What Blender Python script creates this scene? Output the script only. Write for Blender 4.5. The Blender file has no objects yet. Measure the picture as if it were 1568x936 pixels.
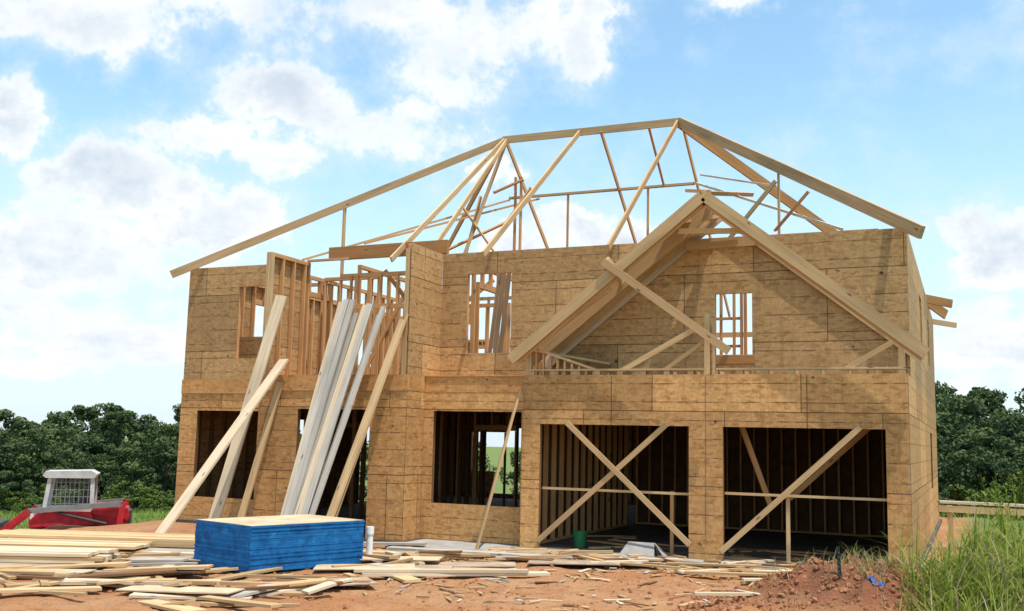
import bpy, math, random
import numpy as np
from mathutils import Vector, Matrix, noise as mnoise
random.seed(7); rng=np.random.default_rng(7)
R=random.uniform
scn=bpy.context.scene

# ---------------------------------------------------------------- node helpers
def newmat(name):
    m=bpy.data.materials.new(name); m.use_nodes=True
    nt=m.node_tree; nt.nodes.clear()
    out=nt.nodes.new('ShaderNodeOutputMaterial')
    b=nt.nodes.new('ShaderNodeBsdfPrincipled'); nt.links.new(b.outputs[0],out.inputs[0])
    b.inputs['Roughness'].default_value=.85
    b.inputs['Specular IOR Level'].default_value=.25
    return m,nt,b
def N(nt,t,**k):
    n=nt.nodes.new(t)
    for a,v in k.items(): setattr(n,a,v)
    return n
def link(nt,a,b): nt.links.new(a,b)
def setin(nt,sock,v):
    if isinstance(v,bpy.types.NodeSocket): nt.links.new(v,sock)
    else: sock.default_value=v
def M(nt,op,a,b=0.0,c=0.0,clamp=False):
    n=N(nt,'ShaderNodeMath',operation=op,use_clamp=clamp)
    setin(nt,n.inputs[0],a); setin(nt,n.inputs[1],b)
    if op in('MULTIPLY_ADD','SMOOTH_MIN'): setin(nt,n.inputs[2],c)
    return n.outputs[0]
def mix(nt,f,a,b,mode='MIX'):
    n=N(nt,'ShaderNodeMix',data_type='RGBA',blend_type=mode)
    setin(nt,n.inputs[0],f)
    setin(nt,n.inputs[6],(*a,1) if isinstance(a,tuple) else a)
    setin(nt,n.inputs[7],(*b,1) if isinstance(b,tuple) else b)
    return n.outputs[2]
def mrange(nt,v,a,b,c=0.0,d=1.0,smooth=False):
    n=N(nt,'ShaderNodeMapRange')
    if smooth: n.interpolation_type='SMOOTHSTEP'
    setin(nt,n.inputs[0],v)
    for i,x in enumerate((a,b,c,d)): n.inputs[1+i].default_value=x
    return n.outputs[0]
def noise(nt,vec,scale,detail=4,rough=.55,dist=0):
    n=N(nt,'ShaderNodeTexNoise'); n.inputs['Scale'].default_value=scale
    n.inputs['Detail'].default_value=detail; n.inputs['Roughness'].default_value=rough
    n.inputs['Distortion'].default_value=dist
    if vec is not None: link(nt,vec,n.inputs['Vector'])
    return n
def vscale(nt,vec,s):
    n=N(nt,'ShaderNodeVectorMath',operation='MULTIPLY'); link(nt,vec,n.inputs[0]); n.inputs[1].default_value=s
    return n.outputs[0]
def attr(nt,name):
    n=N(nt,'ShaderNodeAttribute'); n.attribute_name=name; return n
def bump(nt,b,h,strength=.3,dist=.02):
    n=N(nt,'ShaderNodeBump'); n.inputs['Strength'].default_value=strength; n.inputs['Distance'].default_value=dist
    link(nt,h,n.inputs['Height']); link(nt,n.outputs[0],b.inputs['Normal'])

def wood_mat(name,c1,c2,dark,rough=.8):
    m,nt,b=newmat(name)
    uv=N(nt,'ShaderNodeUVMap').outputs[0]; r=attr(nt,'rnd').outputs['Fac']
    g=noise(nt,vscale(nt,uv,(1.2,28,1)),1.0,4,.6,.6).outputs[0]
    g2=noise(nt,vscale(nt,uv,(.6,3,1)),1.0,2).outputs[0]
    col=mix(nt,mrange(nt,r,0,1),c1,c2)
    col=mix(nt,mrange(nt,g,.42,.72,0,.65),col,dark)
    col=mix(nt,mrange(nt,g2,.48,.75,0,.5),col,tuple(x*.5 for x in c1))
    v=N(nt,'ShaderNodeTexVoronoi'); link(nt,vscale(nt,uv,(1.7,6,1)),v.inputs['Vector']); v.inputs['Scale'].default_value=1
    col=mix(nt,mrange(nt,v.outputs['Distance'],.05,.11,.9,0),col,(.10,.05,.02))
    link(nt,col,b.inputs['Base Color']); b.inputs['Roughness'].default_value=rough
    return m
MAT={}
MAT['lumber']=wood_mat('framing_lumber',(.50,.32,.155),(.66,.46,.245),(.36,.205,.09))
MAT['hip']=wood_mat('brown_rafter_lumber',(.40,.26,.13),(.50,.34,.18),(.27,.16,.075))  # darker and browner than the framing lumber
MAT['inner']=wood_mat('interior_stud_lumber',(.56,.29,.115),(.70,.40,.17),(.38,.18,.065))
MAT['shade']=wood_mat('shade_toned_stud_lumber',(.19,.09,.038),(.27,.135,.06),(.11,.05,.022))  # lumber copy with the lower storey's shade painted into its colour
MAT['grey']=wood_mat('weathered_lumber',(.38,.34,.295),(.58,.52,.44),(.25,.21,.16))
MAT['pale']=wood_mat('pale_lumber',(.60,.47,.32),(.73,.60,.43),(.43,.31,.19))
MAT['beam']=wood_mat('laminated_header',(.38,.18,.065),(.44,.22,.08),(.25,.11,.04))

def osb_mat(name,ca,cb,cdark,lines=True):
    m,nt,b=newmat(name)
    uv=N(nt,'ShaderNodeUVMap').outputs[0]
    sep=N(nt,'ShaderNodeSeparateXYZ'); link(nt,uv,sep.inputs[0]); u,v=sep.outputs[0],sep.outputs[1]
    bign=noise(nt,uv,1.1,5,.65); big=bign.outputs[0]
    bc=N(nt,'ShaderNodeSeparateColor'); link(nt,bign.outputs['Color'],bc.inputs[0])
    vo=N(nt,'ShaderNodeTexVoronoi'); link(nt,vscale(nt,uv,(11,26,1)),vo.inputs['Vector']); vo.inputs['Scale'].default_value=1
    vc=N(nt,'ShaderNodeSeparateColor'); link(nt,vo.outputs['Color'],vc.inputs[0])
    vo2=N(nt,'ShaderNodeTexVoronoi'); link(nt,vscale(nt,uv,(45,18,1)),vo2.inputs['Vector']); vo2.inputs['Scale'].default_value=1
    vc2=N(nt,'ShaderNodeSeparateColor'); link(nt,vo2.outputs['Color'],vc2.inputs[0])
    chip=M(nt,'ADD',M(nt,'MULTIPLY',vc.outputs[0],.55),M(nt,'MULTIPLY',vc2.outputs[0],.5))
    f=M(nt,'ADD',M(nt,'MULTIPLY',big,.5),M(nt,'MULTIPLY',chip,.6))
    col=mix(nt,mrange(nt,f,.25,.85),ca,cb)
    col=mix(nt,mrange(nt,vc.outputs[1],.70,1,0,.6),col,cdark)
    wn=N(nt,'ShaderNodeTexWhiteNoise',noise_dimensions='2D')
    cx=N(nt,'ShaderNodeCombineXYZ'); vrow=M(nt,'FLOOR',M(nt,'DIVIDE',v,1.22))
    ushift=M(nt,'ADD',u,M(nt,'MULTIPLY',vrow,1.22))
    link(nt,M(nt,'FLOOR',M(nt,'DIVIDE',ushift,2.44)),cx.inputs[0]); link(nt,vrow,cx.inputs[1]); link(nt,cx.outputs[0],wn.inputs['Vector'])
    hs=N(nt,'ShaderNodeHueSaturation'); link(nt,col,hs.inputs['Color'])
    link(nt,mrange(nt,wn.outputs['Value'],0,1,.74,1.14),hs.inputs['Value']); col=hs.outputs[0]
    if lines:
        wob=M(nt,'MULTIPLY',M(nt,'SUBTRACT',bc.outputs[1],.5),.03)
        vv=M(nt,'ADD',v,wob)
        l1=M(nt,'MULTIPLY',M(nt,'ABSOLUTE',M(nt,'SUBTRACT',M(nt,'FRACT',M(nt,'DIVIDE',vv,.305)),.5)),.305)
        br=mrange(nt,noise(nt,vscale(nt,uv,(3.5,3,1)),1,4,.75).outputs[0],.42,.57,.12,.85)
        m1=M(nt,'MULTIPLY',mrange(nt,l1,.005,.013,1,0),br)
        col=mix(nt,m1,col,(.09,.045,.018))
        l2=M(nt,'MULTIPLY',M(nt,'ABSOLUTE',M(nt,'SUBTRACT',M(nt,'FRACT',M(nt,'ADD',M(nt,'DIVIDE',vv,1.22),.5)),.5)),1.22)
        col=mix(nt,mrange(nt,l2,.005,.011,.85,0),col,(.05,.03,.015))
        l3=M(nt,'MULTIPLY',M(nt,'ABSOLUTE',M(nt,'SUBTRACT',M(nt,'FRACT',M(nt,'ADD',M(nt,'DIVIDE',ushift,2.44),.5)),.5)),2.44)
        col=mix(nt,mrange(nt,l3,.004,.010,.85,0),col,(.05,.03,.015))
    v3=N(nt,'ShaderNodeTexVoronoi'); link(nt,vscale(nt,uv,(1.9,2.6,1)),v3.inputs['Vector']); v3.inputs['Scale'].default_value=1
    dd=M(nt,'ADD',v3.outputs['Distance'],M(nt,'MULTIPLY',M(nt,'SUBTRACT',chip,.5),.12))
    col=mix(nt,mrange(nt,dd,.02,.075,.9,0),col,(.03,.016,.01))
    st=noise(nt,vscale(nt,uv,(7,.7,1)),1,4,.65).outputs[0]
    col=mix(nt,mrange(nt,st,.52,.78,0,.5),col,tuple(x*.5 for x in ca))
    col=mix(nt,mrange(nt,big,.54,.72,0,.45),col,tuple(x*.5 for x in ca))
    link(nt,col,b.inputs['Base Color']); b.inputs['Roughness'].default_value=.75
    return m
MAT['osb']=osb_mat('osb_sheathing',(.48,.235,.078),(.68,.385,.155),(.30,.13,.037))
MAT['osb2']=osb_mat('osb_sheathing_upper',(.40,.222,.085),(.57,.35,.16),(.26,.135,.047))
MAT['rim']=osb_mat('rim_board',(.47,.22,.07),(.60,.32,.12),(.30,.13,.038),lines=False)

def simple(name,col,rough=.6,metal=0,ns=6,amp=.25,bmp=0):
    m,nt,b=newmat(name)
    tc=N(nt,'ShaderNodeTexCoord').outputs['Object']
    n=noise(nt,tc,ns,4,.65).outputs[0]
    c=mix(nt,mrange(nt,n,.3,.7),tuple(x*(1-amp) for x in col),tuple(min(1,x*(1+amp)) for x in col))
    link(nt,c,b.inputs['Base Color']); b.inputs['Roughness'].default_value=rough; b.inputs['Metallic'].default_value=metal
    if bmp: bump(nt,b,n,bmp,.02)
    return m
MAT['osbin']=simple('shade_toned_inner_sheathing',(.10,.053,.023),.9,0,4,.3)  # sheathing backs, interior shade built into the dark colour
MAT['concrete']=simple('concrete',(.32,.30,.27),.9,0,3,.25,.3)
MAT['floor']=simple('shade_toned_slab',(.10,.075,.058),.95,0,2,.4,.3)  # concrete copy darkened to paint in the shade under the house
MAT['white']=simple('white_plastic',(.75,.75,.74),.5,0,8,.1)
MAT['green']=simple('green_plastic',(.02,.16,.06),.5)
MAT['bluetape']=simple('blue_tape',(.10,.12,.20),.6)
MAT['bluecloth']=simple('blue_cloth',(.03,.12,.38),.8,0,20,.4,.5)
MAT['steel']=simple('stake_steel',(.05,.055,.06),.55,.5)
MAT['red']=simple('loader_red_paint',(.40,.018,.028),.45,0,5,.35)
MAT['cab']=simple('loader_cab_paint',(.48,.48,.46),.5,0,5,.2)
MAT['mesh']=simple('loader_cab_mesh',(.20,.20,.19),.6,0,5,.2)
MAT['rubber']=simple('rubber_track',(.09,.055,.035),.9,0,5,.4)
MAT['dark']=simple('dark_metal',(.06,.06,.06),.6,.2)
MAT['card']=simple('cardboard',(.30,.28,.26),.9,0,4,.2)
MAT['silt']=simple('silt_fabric',(.012,.013,.016),.8,0,3,.4,.4)
MAT['sheet']=simple('plywood_sheet',(.52,.39,.25),.85,0,2,.25,.2)
MAT['dustysheet']=simple('dusty_plywood_sheet',(.36,.27,.19),.9,0,3,.35,.2)

m,nt,b=newmat('blue_edge_paint')
tc=N(nt,'ShaderNodeTexCoord').outputs['Object']
n1=noise(nt,vscale(nt,tc,(3,3,70)),1,4,.7).outputs[0]; n2=noise(nt,tc,5,5,.75).outputs[0]
c=mix(nt,mrange(nt,n1,.35,.7),(.006,.10,.30),(.010,.18,.45))
c=mix(nt,mrange(nt,n2,.48,.64,0,.7),c,(.004,.05,.16)); c=mix(nt,mrange(nt,n2,.30,.42,.6,0),c,(.05,.28,.50))
link(nt,c,b.inputs['Base Color']); b.inputs['Roughness'].default_value=.8; bump(nt,b,n1,.6,.01); MAT['blue']=m

# ---------------------------------------------------------------- mesh builder
class MB:
    def __init__(s): s.v=[];s.f=[];s.uv=[];s.r=[];s.mi=[];s.mats=[]
    def mat(s,k):
        if k not in s.mats: s.mats.append(k)
        return s.mats.index(k)
    def quad(s,ps,uvs,k,r=.5):
        i=len(s.v); s.v+= [tuple(p) for p in ps]; s.f.append(tuple(range(i,i+len(ps)))); s.uv+=list(uvs); s.r+=[r]*len(ps); s.mi.append(s.mat(k))
    def beam(s,p0,p1,a,b,k='lumber',up=(0,0,1),roll=0.0,r=None):
        p0=Vector(p0);p1=Vector(p1);t=(p1-p0);L=t.length;t.normalize();up=Vector(up)
        sd=t.cross(up)
        if sd.length<.02: sd=Vector((1,0,0))
        sd.normalize(); n=sd.cross(t).normalized()
        if roll: sd,n=sd*math.cos(roll)+n*math.sin(roll),n*math.cos(roll)-sd*math.sin(roll)
        r=random.random() if r is None else r
        ou,ov=R(0,40),R(0,40)
        c=lambda e,x,y:(p1 if e else p0)+sd*(a/2*x)+n*(b/2*y)
        def Q(ps,w,l0=L):
            s.quad(ps,[(ou,ov),(ou+l0,ov),(ou+l0,ov+w),(ou,ov+w)],k,r)
        Q([c(0,1,-1),c(1,1,-1),c(1,1,1),c(0,1,1)],b)
        Q([c(0,-1,1),c(1,-1,1),c(1,-1,-1),c(0,-1,-1)],b)
        Q([c(0,1,1),c(1,1,1),c(1,-1,1),c(0,-1,1)],a)
        Q([c(0,-1,-1),c(1,-1,-1),c(1,1,-1),c(0,1,-1)],a)
        Q([c(0,-1,-1),c(0,1,-1),c(0,1,1),c(0,-1,1)],b,a)
        Q([c(1,-1,1),c(1,1,1),c(1,1,-1),c(1,-1,-1)],b,a)
    def box(s,x0,x1,y0,y1,z0,z1,k='lumber',r=None):
        d=[x1-x0,y1-y0,z1-z0]; ax=d.index(max(d)); cx,cy,cz=(x0+x1)/2,(y0+y1)/2,(z0+z1)/2
        if ax==0: s.beam((x0,cy,cz),(x1,cy,cz),d[1],d[2],k,r=r)
        elif ax==1: s.beam((cx,y0,cz),(cx,y1,cz),d[0],d[2],k,r=r)
        else: s.beam((cx,cy,z0),(cx,cy,z1),d[0],d[1],k,up=(0,1,0),r=r)
    def wall(s,axis,pos,thick,a0,a1,z0,z1,opens,k,off=0.0,kin=None):
        A=sorted({a0,a1,*[o[i] for o in opens for i in(0,1) if a0<o[i]<a1]})
        Z=sorted({z0,z1,*[o[i] for o in opens for i in(2,3) if z0<o[i]<z1]})
        ins=lambda a,z:any(o[0]<a<o[1] and o[2]<z<o[3] for o in opens)
        P=(lambda a,d,z:(a,pos+d,z)) if axis=='y' else (lambda a,d,z:(pos-d,a,z))
        solid={}
        for i in range(len(A)-1):
            for j in range(len(Z)-1):
                solid[i,j]=not ins((A[i]+A[i+1])/2,(Z[j]+Z[j+1])/2)
        for (i,j),ok in solid.items():
            if not ok: continue
            q=[(A[i],Z[j]),(A[i+1],Z[j]),(A[i+1],Z[j+1]),(A[i],Z[j+1])]
            uv=[(a+off,z) for a,z in q]
            s.quad([P(a,0,z) for a,z in q],uv,k); s.quad([P(a,thick,z) for a,z in q[::-1]],uv[::-1],kin or k)
            for di,dj,e in((-1,0,(0,3)),(1,0,(1,2)),(0,-1,(0,1)),(0,1,(3,2))):
                if not solid.get((i+di,j+dj),False):
                    (a,z),(c,w)=q[e[0]],q[e[1]]
                    s.quad([P(a,0,z),P(c,0,w),P(c,thick,w),P(a,thick,z)],[(a,z),(c,w),(c+.02,w+.02),(a+.02,z+.02)],k)
    def studs(s,axis,pos,a0,a1,z0,z1,opens=(),sp=.406,k='inner',d=.09):
        def bx(a,b,z,w,p=0.0):
            if axis=='y': s.box(a,b,pos+p,pos+d-p,z,w,k)
            else: s.box(pos-d+p,pos-p,a,b,z,w,k)
        bx(a0,a1,z1-.038,z1); bx(a0,a1,z1-.078,z1-.04); 
        bot=[o for o in opens if o[2]<=z0+.05]
        x=a0
        for o in sorted(bot): 
            if o[0]-x>.05: bx(x,o[0],z0,z0+.038)
            x=o[1]
        if a1-x>.05: bx(x,a1,z0,z0+.038)
        xs=list(np.arange(a0,a1-.03,sp))+[a1-.038]
        for x in xs:
            x=float(x)
            inter=[(o[2],o[3]) for o in opens if o[0]-.038<x<o[1]]
            zz=[(z0+.04,z1-.08)]
            for lo,hi in inter:
                nz=[]
                for p,q in zz:
                    if lo-.04>p+.05: nz.append((p,lo-.042))
                    if hi+.12<q: nz.append((hi+.122,q))
                zz=nz
            for p,q in zz: bx(x,x+.038,p,q,.002)
        for o in opens:
            bx(o[0]-.036,o[1]+.036,o[3]+.002,o[3]+.12,.004)
            if o[2]>z0+.1: bx(o[0]-.036,o[1]+.036,o[2]-.04,o[2]-.002,.004)
            for e in(o[0]-.038,o[1]): bx(e,e+.038,max(z0+.04,o[2]-.0),o[3]-.001,.006)
    def build(s,name,parent=None):
        me=bpy.data.meshes.new(name); me.from_pydata(s.v,[],s.f)
        for k in s.mats: me.materials.append(MAT[k])
        me.polygons.foreach_set('material_index',s.mi)
        ul=me.uv_layers.new(name='UVMap'); ul.data.foreach_set('uv',np.array(s.uv,dtype=np.float32).ravel())
        at=me.attributes.new('rnd','FLOAT','POINT'); at.data.foreach_set('value',np.array(s.r,dtype=np.float32))
        me.update(); o=bpy.data.objects.new(name,me); scn.collection.objects.link(o)
        if parent: o.parent=parent
        return o
def empty(name):
    e=bpy.data.objects.new(name,None); scn.collection.objects.link(e); return e

# ---------------------------------------------------------------- dimensions
XL,XBL,XB,XGL,XR=-15.736,-12.703,-9.405,-7.247,-.845
YG,YA,YB,YA1,YK=16.918,17.80,16.565,17.236,30.9
ZR,ZT,Z0=3.05,5.505,.06
YRG,ZRG=22.4,9.30
house=empty('wooden_house_under_construction')

w1=[(-15.28,-13.66,.55,2.38)]; wb=[(-11.79,-10.17,Z0-1,2.40)]; wa1=[(-9.20,-7.40,.71,2.41)]
wg=[(-6.908,-4.253,Z0-1,2.193),(-3.692,-1.184,Z0-1,2.193)]
u1=[(-14.34,-13.58,3.50,5.05)]; u2=[(-8.85,-7.91,3.54,5.08),(-4.01,-3.37,3.45,4.52)]
s=MB(); T=.014
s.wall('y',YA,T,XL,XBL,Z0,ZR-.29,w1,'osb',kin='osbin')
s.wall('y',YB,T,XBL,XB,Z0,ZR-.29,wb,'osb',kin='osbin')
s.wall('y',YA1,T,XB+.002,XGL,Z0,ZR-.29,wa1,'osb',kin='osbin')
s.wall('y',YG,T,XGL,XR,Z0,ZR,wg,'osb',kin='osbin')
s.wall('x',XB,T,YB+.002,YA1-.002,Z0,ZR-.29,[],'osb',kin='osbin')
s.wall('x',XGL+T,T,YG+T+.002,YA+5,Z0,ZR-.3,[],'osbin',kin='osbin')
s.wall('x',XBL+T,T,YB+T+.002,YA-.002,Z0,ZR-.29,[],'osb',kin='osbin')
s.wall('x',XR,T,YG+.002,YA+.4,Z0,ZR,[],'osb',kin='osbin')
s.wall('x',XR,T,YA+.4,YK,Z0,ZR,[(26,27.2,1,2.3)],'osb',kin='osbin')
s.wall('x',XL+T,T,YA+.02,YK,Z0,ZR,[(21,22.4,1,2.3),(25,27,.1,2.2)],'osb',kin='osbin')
s.build('lower_sheathing',house)
s=MB()
s.wall('y',YA,T,XL+.02,XBL,ZR+.002,ZT,u1,'osb2',.6)
s.wall('y',YA,T,XB+.002,XR-.002,ZR+.002,ZT,u2,'osb2',.9)
s.wall('x',XB,T,YB,YA-.002,ZR+.002,ZT,[],'osb2')
s.wall('x',XBL+T,T,YB+.03,YA-.002,ZR+.002,ZT,[],'osb2')
s.wall('x',XR-.003,T,YA+.002,YK,ZR+.002,ZT,[(22,23,3.9,5.0),(26.4,27.2,3.9,5.0)],'osb2')
s.wall('x',XL+T+.02,T,YA+.02,YK,ZR+.002,ZT,[(20,21.2,3.9,5.0),(24,26,3.9,5.0)],'osb2')
s.wall('y',YK,T,XL+.02,XR-.02,Z0,ZR,[(-15,-13,.9,2.3),(-14.2,-12.2,.2,2.3),(-11.5,-10,.2,2.3),(-9,-7.7,.9,2.2),(-5,-4,.9,2.2)],'osb2',kin='osbin')
s.wall('y',YK-.004,T,XL+.02,XR-.02,ZR+.002,ZT-.3,[(-15,-13.6,3.7,4.9),(-12.8,-11,3.5,5),(-10,-8.4,3.5,5),(-7.4,-5.0,3.3,5.15),(-4.2,-2.4,3.6,5.0)],'osb2')
s.build('upper_sheathing',house)
s=MB()
def rimY(y,a,b): s.wall('y',y-.006,.05,a,b,ZR-.288,ZR,[],'rim',R(0,9))
rimY(YA,XL-.01,XBL); rimY(YB,XBL,XB+.008); rimY(YA1,XB+.012,XGL)
s.wall('x',XB+.006,.05,YB-.004,YA1-.008,ZR-.288,ZR,[],'rim')
s.beam((XL,YA-.012,ZR-.292),(XBL,YA-.012,ZR-.292),.02,.018,'lumber'); s.beam((XBL,YB-.012,ZR-.292),(XB,YB-.012,ZR-.292),.02,.018,'lumber')
s.box(XB+.01,XGL-.01,YA1-.03,YA-.005,ZR+.001,ZR+.02,'rim')
for x in(-5.6,-2.35): s.box(x-.006,x+.006,YG-.004,YG-.001,2.2,ZR-.02,'shade')
s.build('rim_band',house)
s=MB()
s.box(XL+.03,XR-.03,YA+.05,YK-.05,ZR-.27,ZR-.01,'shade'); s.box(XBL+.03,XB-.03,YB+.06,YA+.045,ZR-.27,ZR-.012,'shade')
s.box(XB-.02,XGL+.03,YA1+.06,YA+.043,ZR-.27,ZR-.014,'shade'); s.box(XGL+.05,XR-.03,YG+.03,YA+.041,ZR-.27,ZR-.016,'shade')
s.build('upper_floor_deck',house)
s=MB(); s.box(XL-.15,XR+.08,YA-.1,YK+.1,-.3,Z0,'floor'); s.box(XBL-.1,XB+.1,YB-.1,YA-.11,-.3,Z0-.004,'floor')
s.box(XB+.11,XGL-.1,15.9,YA-.112,-.3,Z0-.01,'concrete'); s.box(XGL-.098,XR+.08,16.5,YG+.1,-.3,Z0-.006,'concrete'); s.box(XGL-.098,XR+.08,YG+.102,YA-.114,-.3,Z0-.006,'floor')
s.build('concrete_slab',house)
# ---- stud framing
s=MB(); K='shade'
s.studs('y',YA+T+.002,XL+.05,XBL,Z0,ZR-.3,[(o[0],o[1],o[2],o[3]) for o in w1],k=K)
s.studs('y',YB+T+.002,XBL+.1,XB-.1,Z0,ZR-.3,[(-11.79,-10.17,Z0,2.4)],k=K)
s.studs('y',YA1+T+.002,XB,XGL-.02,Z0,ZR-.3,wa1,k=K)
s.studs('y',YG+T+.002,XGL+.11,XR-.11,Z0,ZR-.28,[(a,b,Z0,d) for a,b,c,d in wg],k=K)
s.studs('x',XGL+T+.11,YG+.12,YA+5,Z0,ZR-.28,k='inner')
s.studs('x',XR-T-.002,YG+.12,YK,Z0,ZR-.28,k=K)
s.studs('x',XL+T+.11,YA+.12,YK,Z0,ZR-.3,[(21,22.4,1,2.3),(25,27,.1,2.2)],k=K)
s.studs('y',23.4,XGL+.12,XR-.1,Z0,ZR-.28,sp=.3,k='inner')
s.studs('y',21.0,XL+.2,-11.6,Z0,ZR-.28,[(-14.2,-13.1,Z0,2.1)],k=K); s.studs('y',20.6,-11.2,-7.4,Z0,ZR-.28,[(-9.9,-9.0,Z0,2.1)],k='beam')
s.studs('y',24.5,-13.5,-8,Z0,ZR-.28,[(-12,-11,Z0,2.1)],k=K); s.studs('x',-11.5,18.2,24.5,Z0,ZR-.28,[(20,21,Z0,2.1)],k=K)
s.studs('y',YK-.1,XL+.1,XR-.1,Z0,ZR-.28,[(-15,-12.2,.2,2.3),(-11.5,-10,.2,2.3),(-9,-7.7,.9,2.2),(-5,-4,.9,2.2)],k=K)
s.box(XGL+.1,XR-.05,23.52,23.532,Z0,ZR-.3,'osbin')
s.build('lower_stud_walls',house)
s=MB()
s.studs('y',YA+T+.002,XL+.14,XBL-.02,ZR,ZT,u1); s.studs('y',YA+T+.002,XB-.0,XR-.12,ZR,ZT,u2)
s.studs('x',XB-T-.002,YB+.04,YA-.01,ZR,ZT,sp=.38)
s.studs('x',XBL+T+.1,YB+.02,YA+.1,ZR,ZT,sp=.38)
for dx in(0,.045,.09): s.box(XBL-.01+dx,XBL+.03+dx,YB-.0,YB+.09,ZR,ZT-.002)
s.box(XB-.13,XB-.09,YB+.001,YB+.09,ZR,ZT-.1); s.box(XB-.085,XB-.045,YB+.001,YB+.09,ZR,ZT-.1)
s.studs('x',XR-T-.005,YA+.12,YK,ZR,ZT,[(22,23,3.9,5.0)]); s.studs('x',XL+T+.13,YA+.12,YK,ZR,ZT,[(20,21.2,3.9,5.0),(24,26,3.9,5)])
s.studs('y',YK-.1,XL+.2,XR-.2,ZR,ZT-.3,[(-15,-13.6,3.7,4.9),(-12.8,-11,3.5,5),(-10,-8.4,3.5,5),(-7.4,-5.0,3.3,5.15),(-4.2,-2.4,3.6,5)])
s.studs('y',20.2,-15.5,-13.6,ZR,ZT-.02); s.studs('y',19.6,-13.4,-11.9,ZR,ZT-.02); s.studs('y',20.6,-11.4,-9.2,ZR,ZT-.6,[(-10.9,-10.0,ZR,5.05-.6)])
s.studs('y',22.3,-9.0,-6.5,ZR,ZT-.02,[(-8.5,-7.6,ZR,5.0)]); s.studs('y',23.4,-13.5,-9.2,ZR,ZT-.02,[(-12.4,-11.4,ZR,5.0)])
s.studs('y',21.5,-4.75,-2.4,ZR,ZT-.02,[(-4.7,-4.25,ZR,5.3)])
for x in(-4.62,-4.5,-4.08,-3.94,-3.86): s.box(x,x+.04,19.6,19.69,ZR,ZT-.1,'inner')
for z in(3.75,4.28): s.box(-4.6,-3.9,19.62,19.67,z,z+.05,'inner')
s.studs('x',-13.5,18.0,23.3,ZR,ZT-.02,[(19,20,ZR,5)]); s.studs('x',-9.15,17.95,24,ZR,ZT-.02,[(19,19.9,ZR,5)]); s.studs('x',-6.4,18,22.2,ZR,ZT-.02)
s.studs('x',-11.6,18.3,22,ZR,ZT-.02); s.studs('x',-2.4,18,25,ZR,ZT-.02)
for p,q in [((-12.3,19.5,3.1),(-11.0,19.5,5.4)),((-11.2,18.6,5.4),(-9.6,19.4,3.1)),((-14.4,18.4,3.2),(-13.7,19.5,4.9)),((-8.9,19.4,3.2),(-7.7,21,5.4)),((-8.3,19,5.4),(-8.9,21.5,3.1)),
            ((-12.0,22,5.5),(-10.4,20.5,3.4)),((-10.9,20.4,4.4),(-9.5,20.4,5.4)),((-14.6,19.7,5.2),(-13.9,19.7,3.6))]:
    s.beam(p,q,.09,.038,'inner',up=(0,1,0))
for i in range(3): s.beam((-9.1+.12*i,19.3,3.1),(-8.45+.1*i,18.5,5.5+.1*(i%2)),.09,.03,'pale',roll=R(-.5,.5))
s.box(-14.9,-13.62,18.6,18.612,ZR,4.05,'osb2')
s.beam((-11.9,18.0,5.2),(-9.6,18.0,5.2),.04,.09,'inner'); s.beam((-11.75,17.9,4.55),(-9.5,17.9,4.5),.04,.1,'inner')
for x in(-11.6,-11.45,-10.9,-10.5,-10.1,-9.8): s.beam((x,17.95,4.5),(x,17.95,5.2),.04,.06,'inner',up=(0,1,0))
s.beam((-12.62,17.84,ZT+.03),(-11.6,17.84,ZT+.03),.09,.04,'lumber')
s.build('upper_stud_walls',house)
s=MB(); s.beam((-12.1,17.86,5.655),(-9.33,17.86,5.665),.09,.27,'beam'); s.build('bay_header_beam',house)

# ---------------------------------------------------------------- main roof
s=MB(); RL=Vector((-10.24,YRG,ZRG)); RR=Vector((-5.85,YRG,ZRG))
s.beam(RL+Vector((-.05,0,-.09)),RR+Vector((.05,0,-.09)),.04,.18,'hip')
tails={'FL':(-15.8,17.3,5.33),'FR':(-.60,17.3,5.36),'BL':(-15.8,27.5,5.33),'BR':(-.45,27.5,5.33)}
dn=Vector((0,0,-.10))
s.beam(RL+dn,Vector(tails['FL'])+dn*.3,.04,.17,'hip',r=.3); s.beam(RR+dn,Vector(tails['FR'])+dn*.5,.08,.21,'hip',r=1)
s.beam(RL+dn,Vector(tails['BL'])+dn,.045,.16,'inner'); s.beam(RR+dn*1.2,Vector(tails['BR'])+dn,.045,.24,'beam')
for x,xt in((-10.24,-10.3),(-8.28,-8.30),(-5.9,-5.82)):
    s.beam((x,YRG,ZRG-.10),(xt,17.32,5.36),.04,.115)
s.beam((-10.18,YRG,ZRG-.12),(-9.72,17.9,5.6),.04,.11)
for x in(-10.2,-7.75,-5.8): s.beam((x,YRG,ZRG-.10),(x,27.5,5.33),.04,.115,'inner')
s.beam((-10.7,23.8,8.1),(-5.85,23.8,8.1),.09,.055,'lumber'); s.beam((-10.7,23.8,8.05),(-12.95,18.1,5.62),.04,.05,'lumber'); s.beam((-9.9,23.9,8.05),(-12.3,19.5,6.2),.04,.05,'inner')
s.beam((-5.85,23.8,8.12),(-1.9,18.2,5.62),.04,.05,'pale'); s.beam((-5.7,23.8,8.3),(-3.3,19.9,6.9),.04,.04,'pale')
s.beam((-9.08,23.8,8.08),(-9.08,23.8,5.5),.05,.04,'inner'); s.beam((-6.6,23.8,8.1),(-6.6,22.45,9.2),.05,.04,'inner'); s.beam((-7.0,23.8,8.08),(-7.0,23.8,5.5),.05,.04,'inner')
s.beam((-13.08,19.82,7.15),(-13.08,19.82,5.5),.09,.04,'lumber',up=(1,0,0)); s.beam((-3.24,19.9,7.25),(-3.24,19.9,5.5),.09,.04,'lumber',up=(1,0,0))
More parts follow.
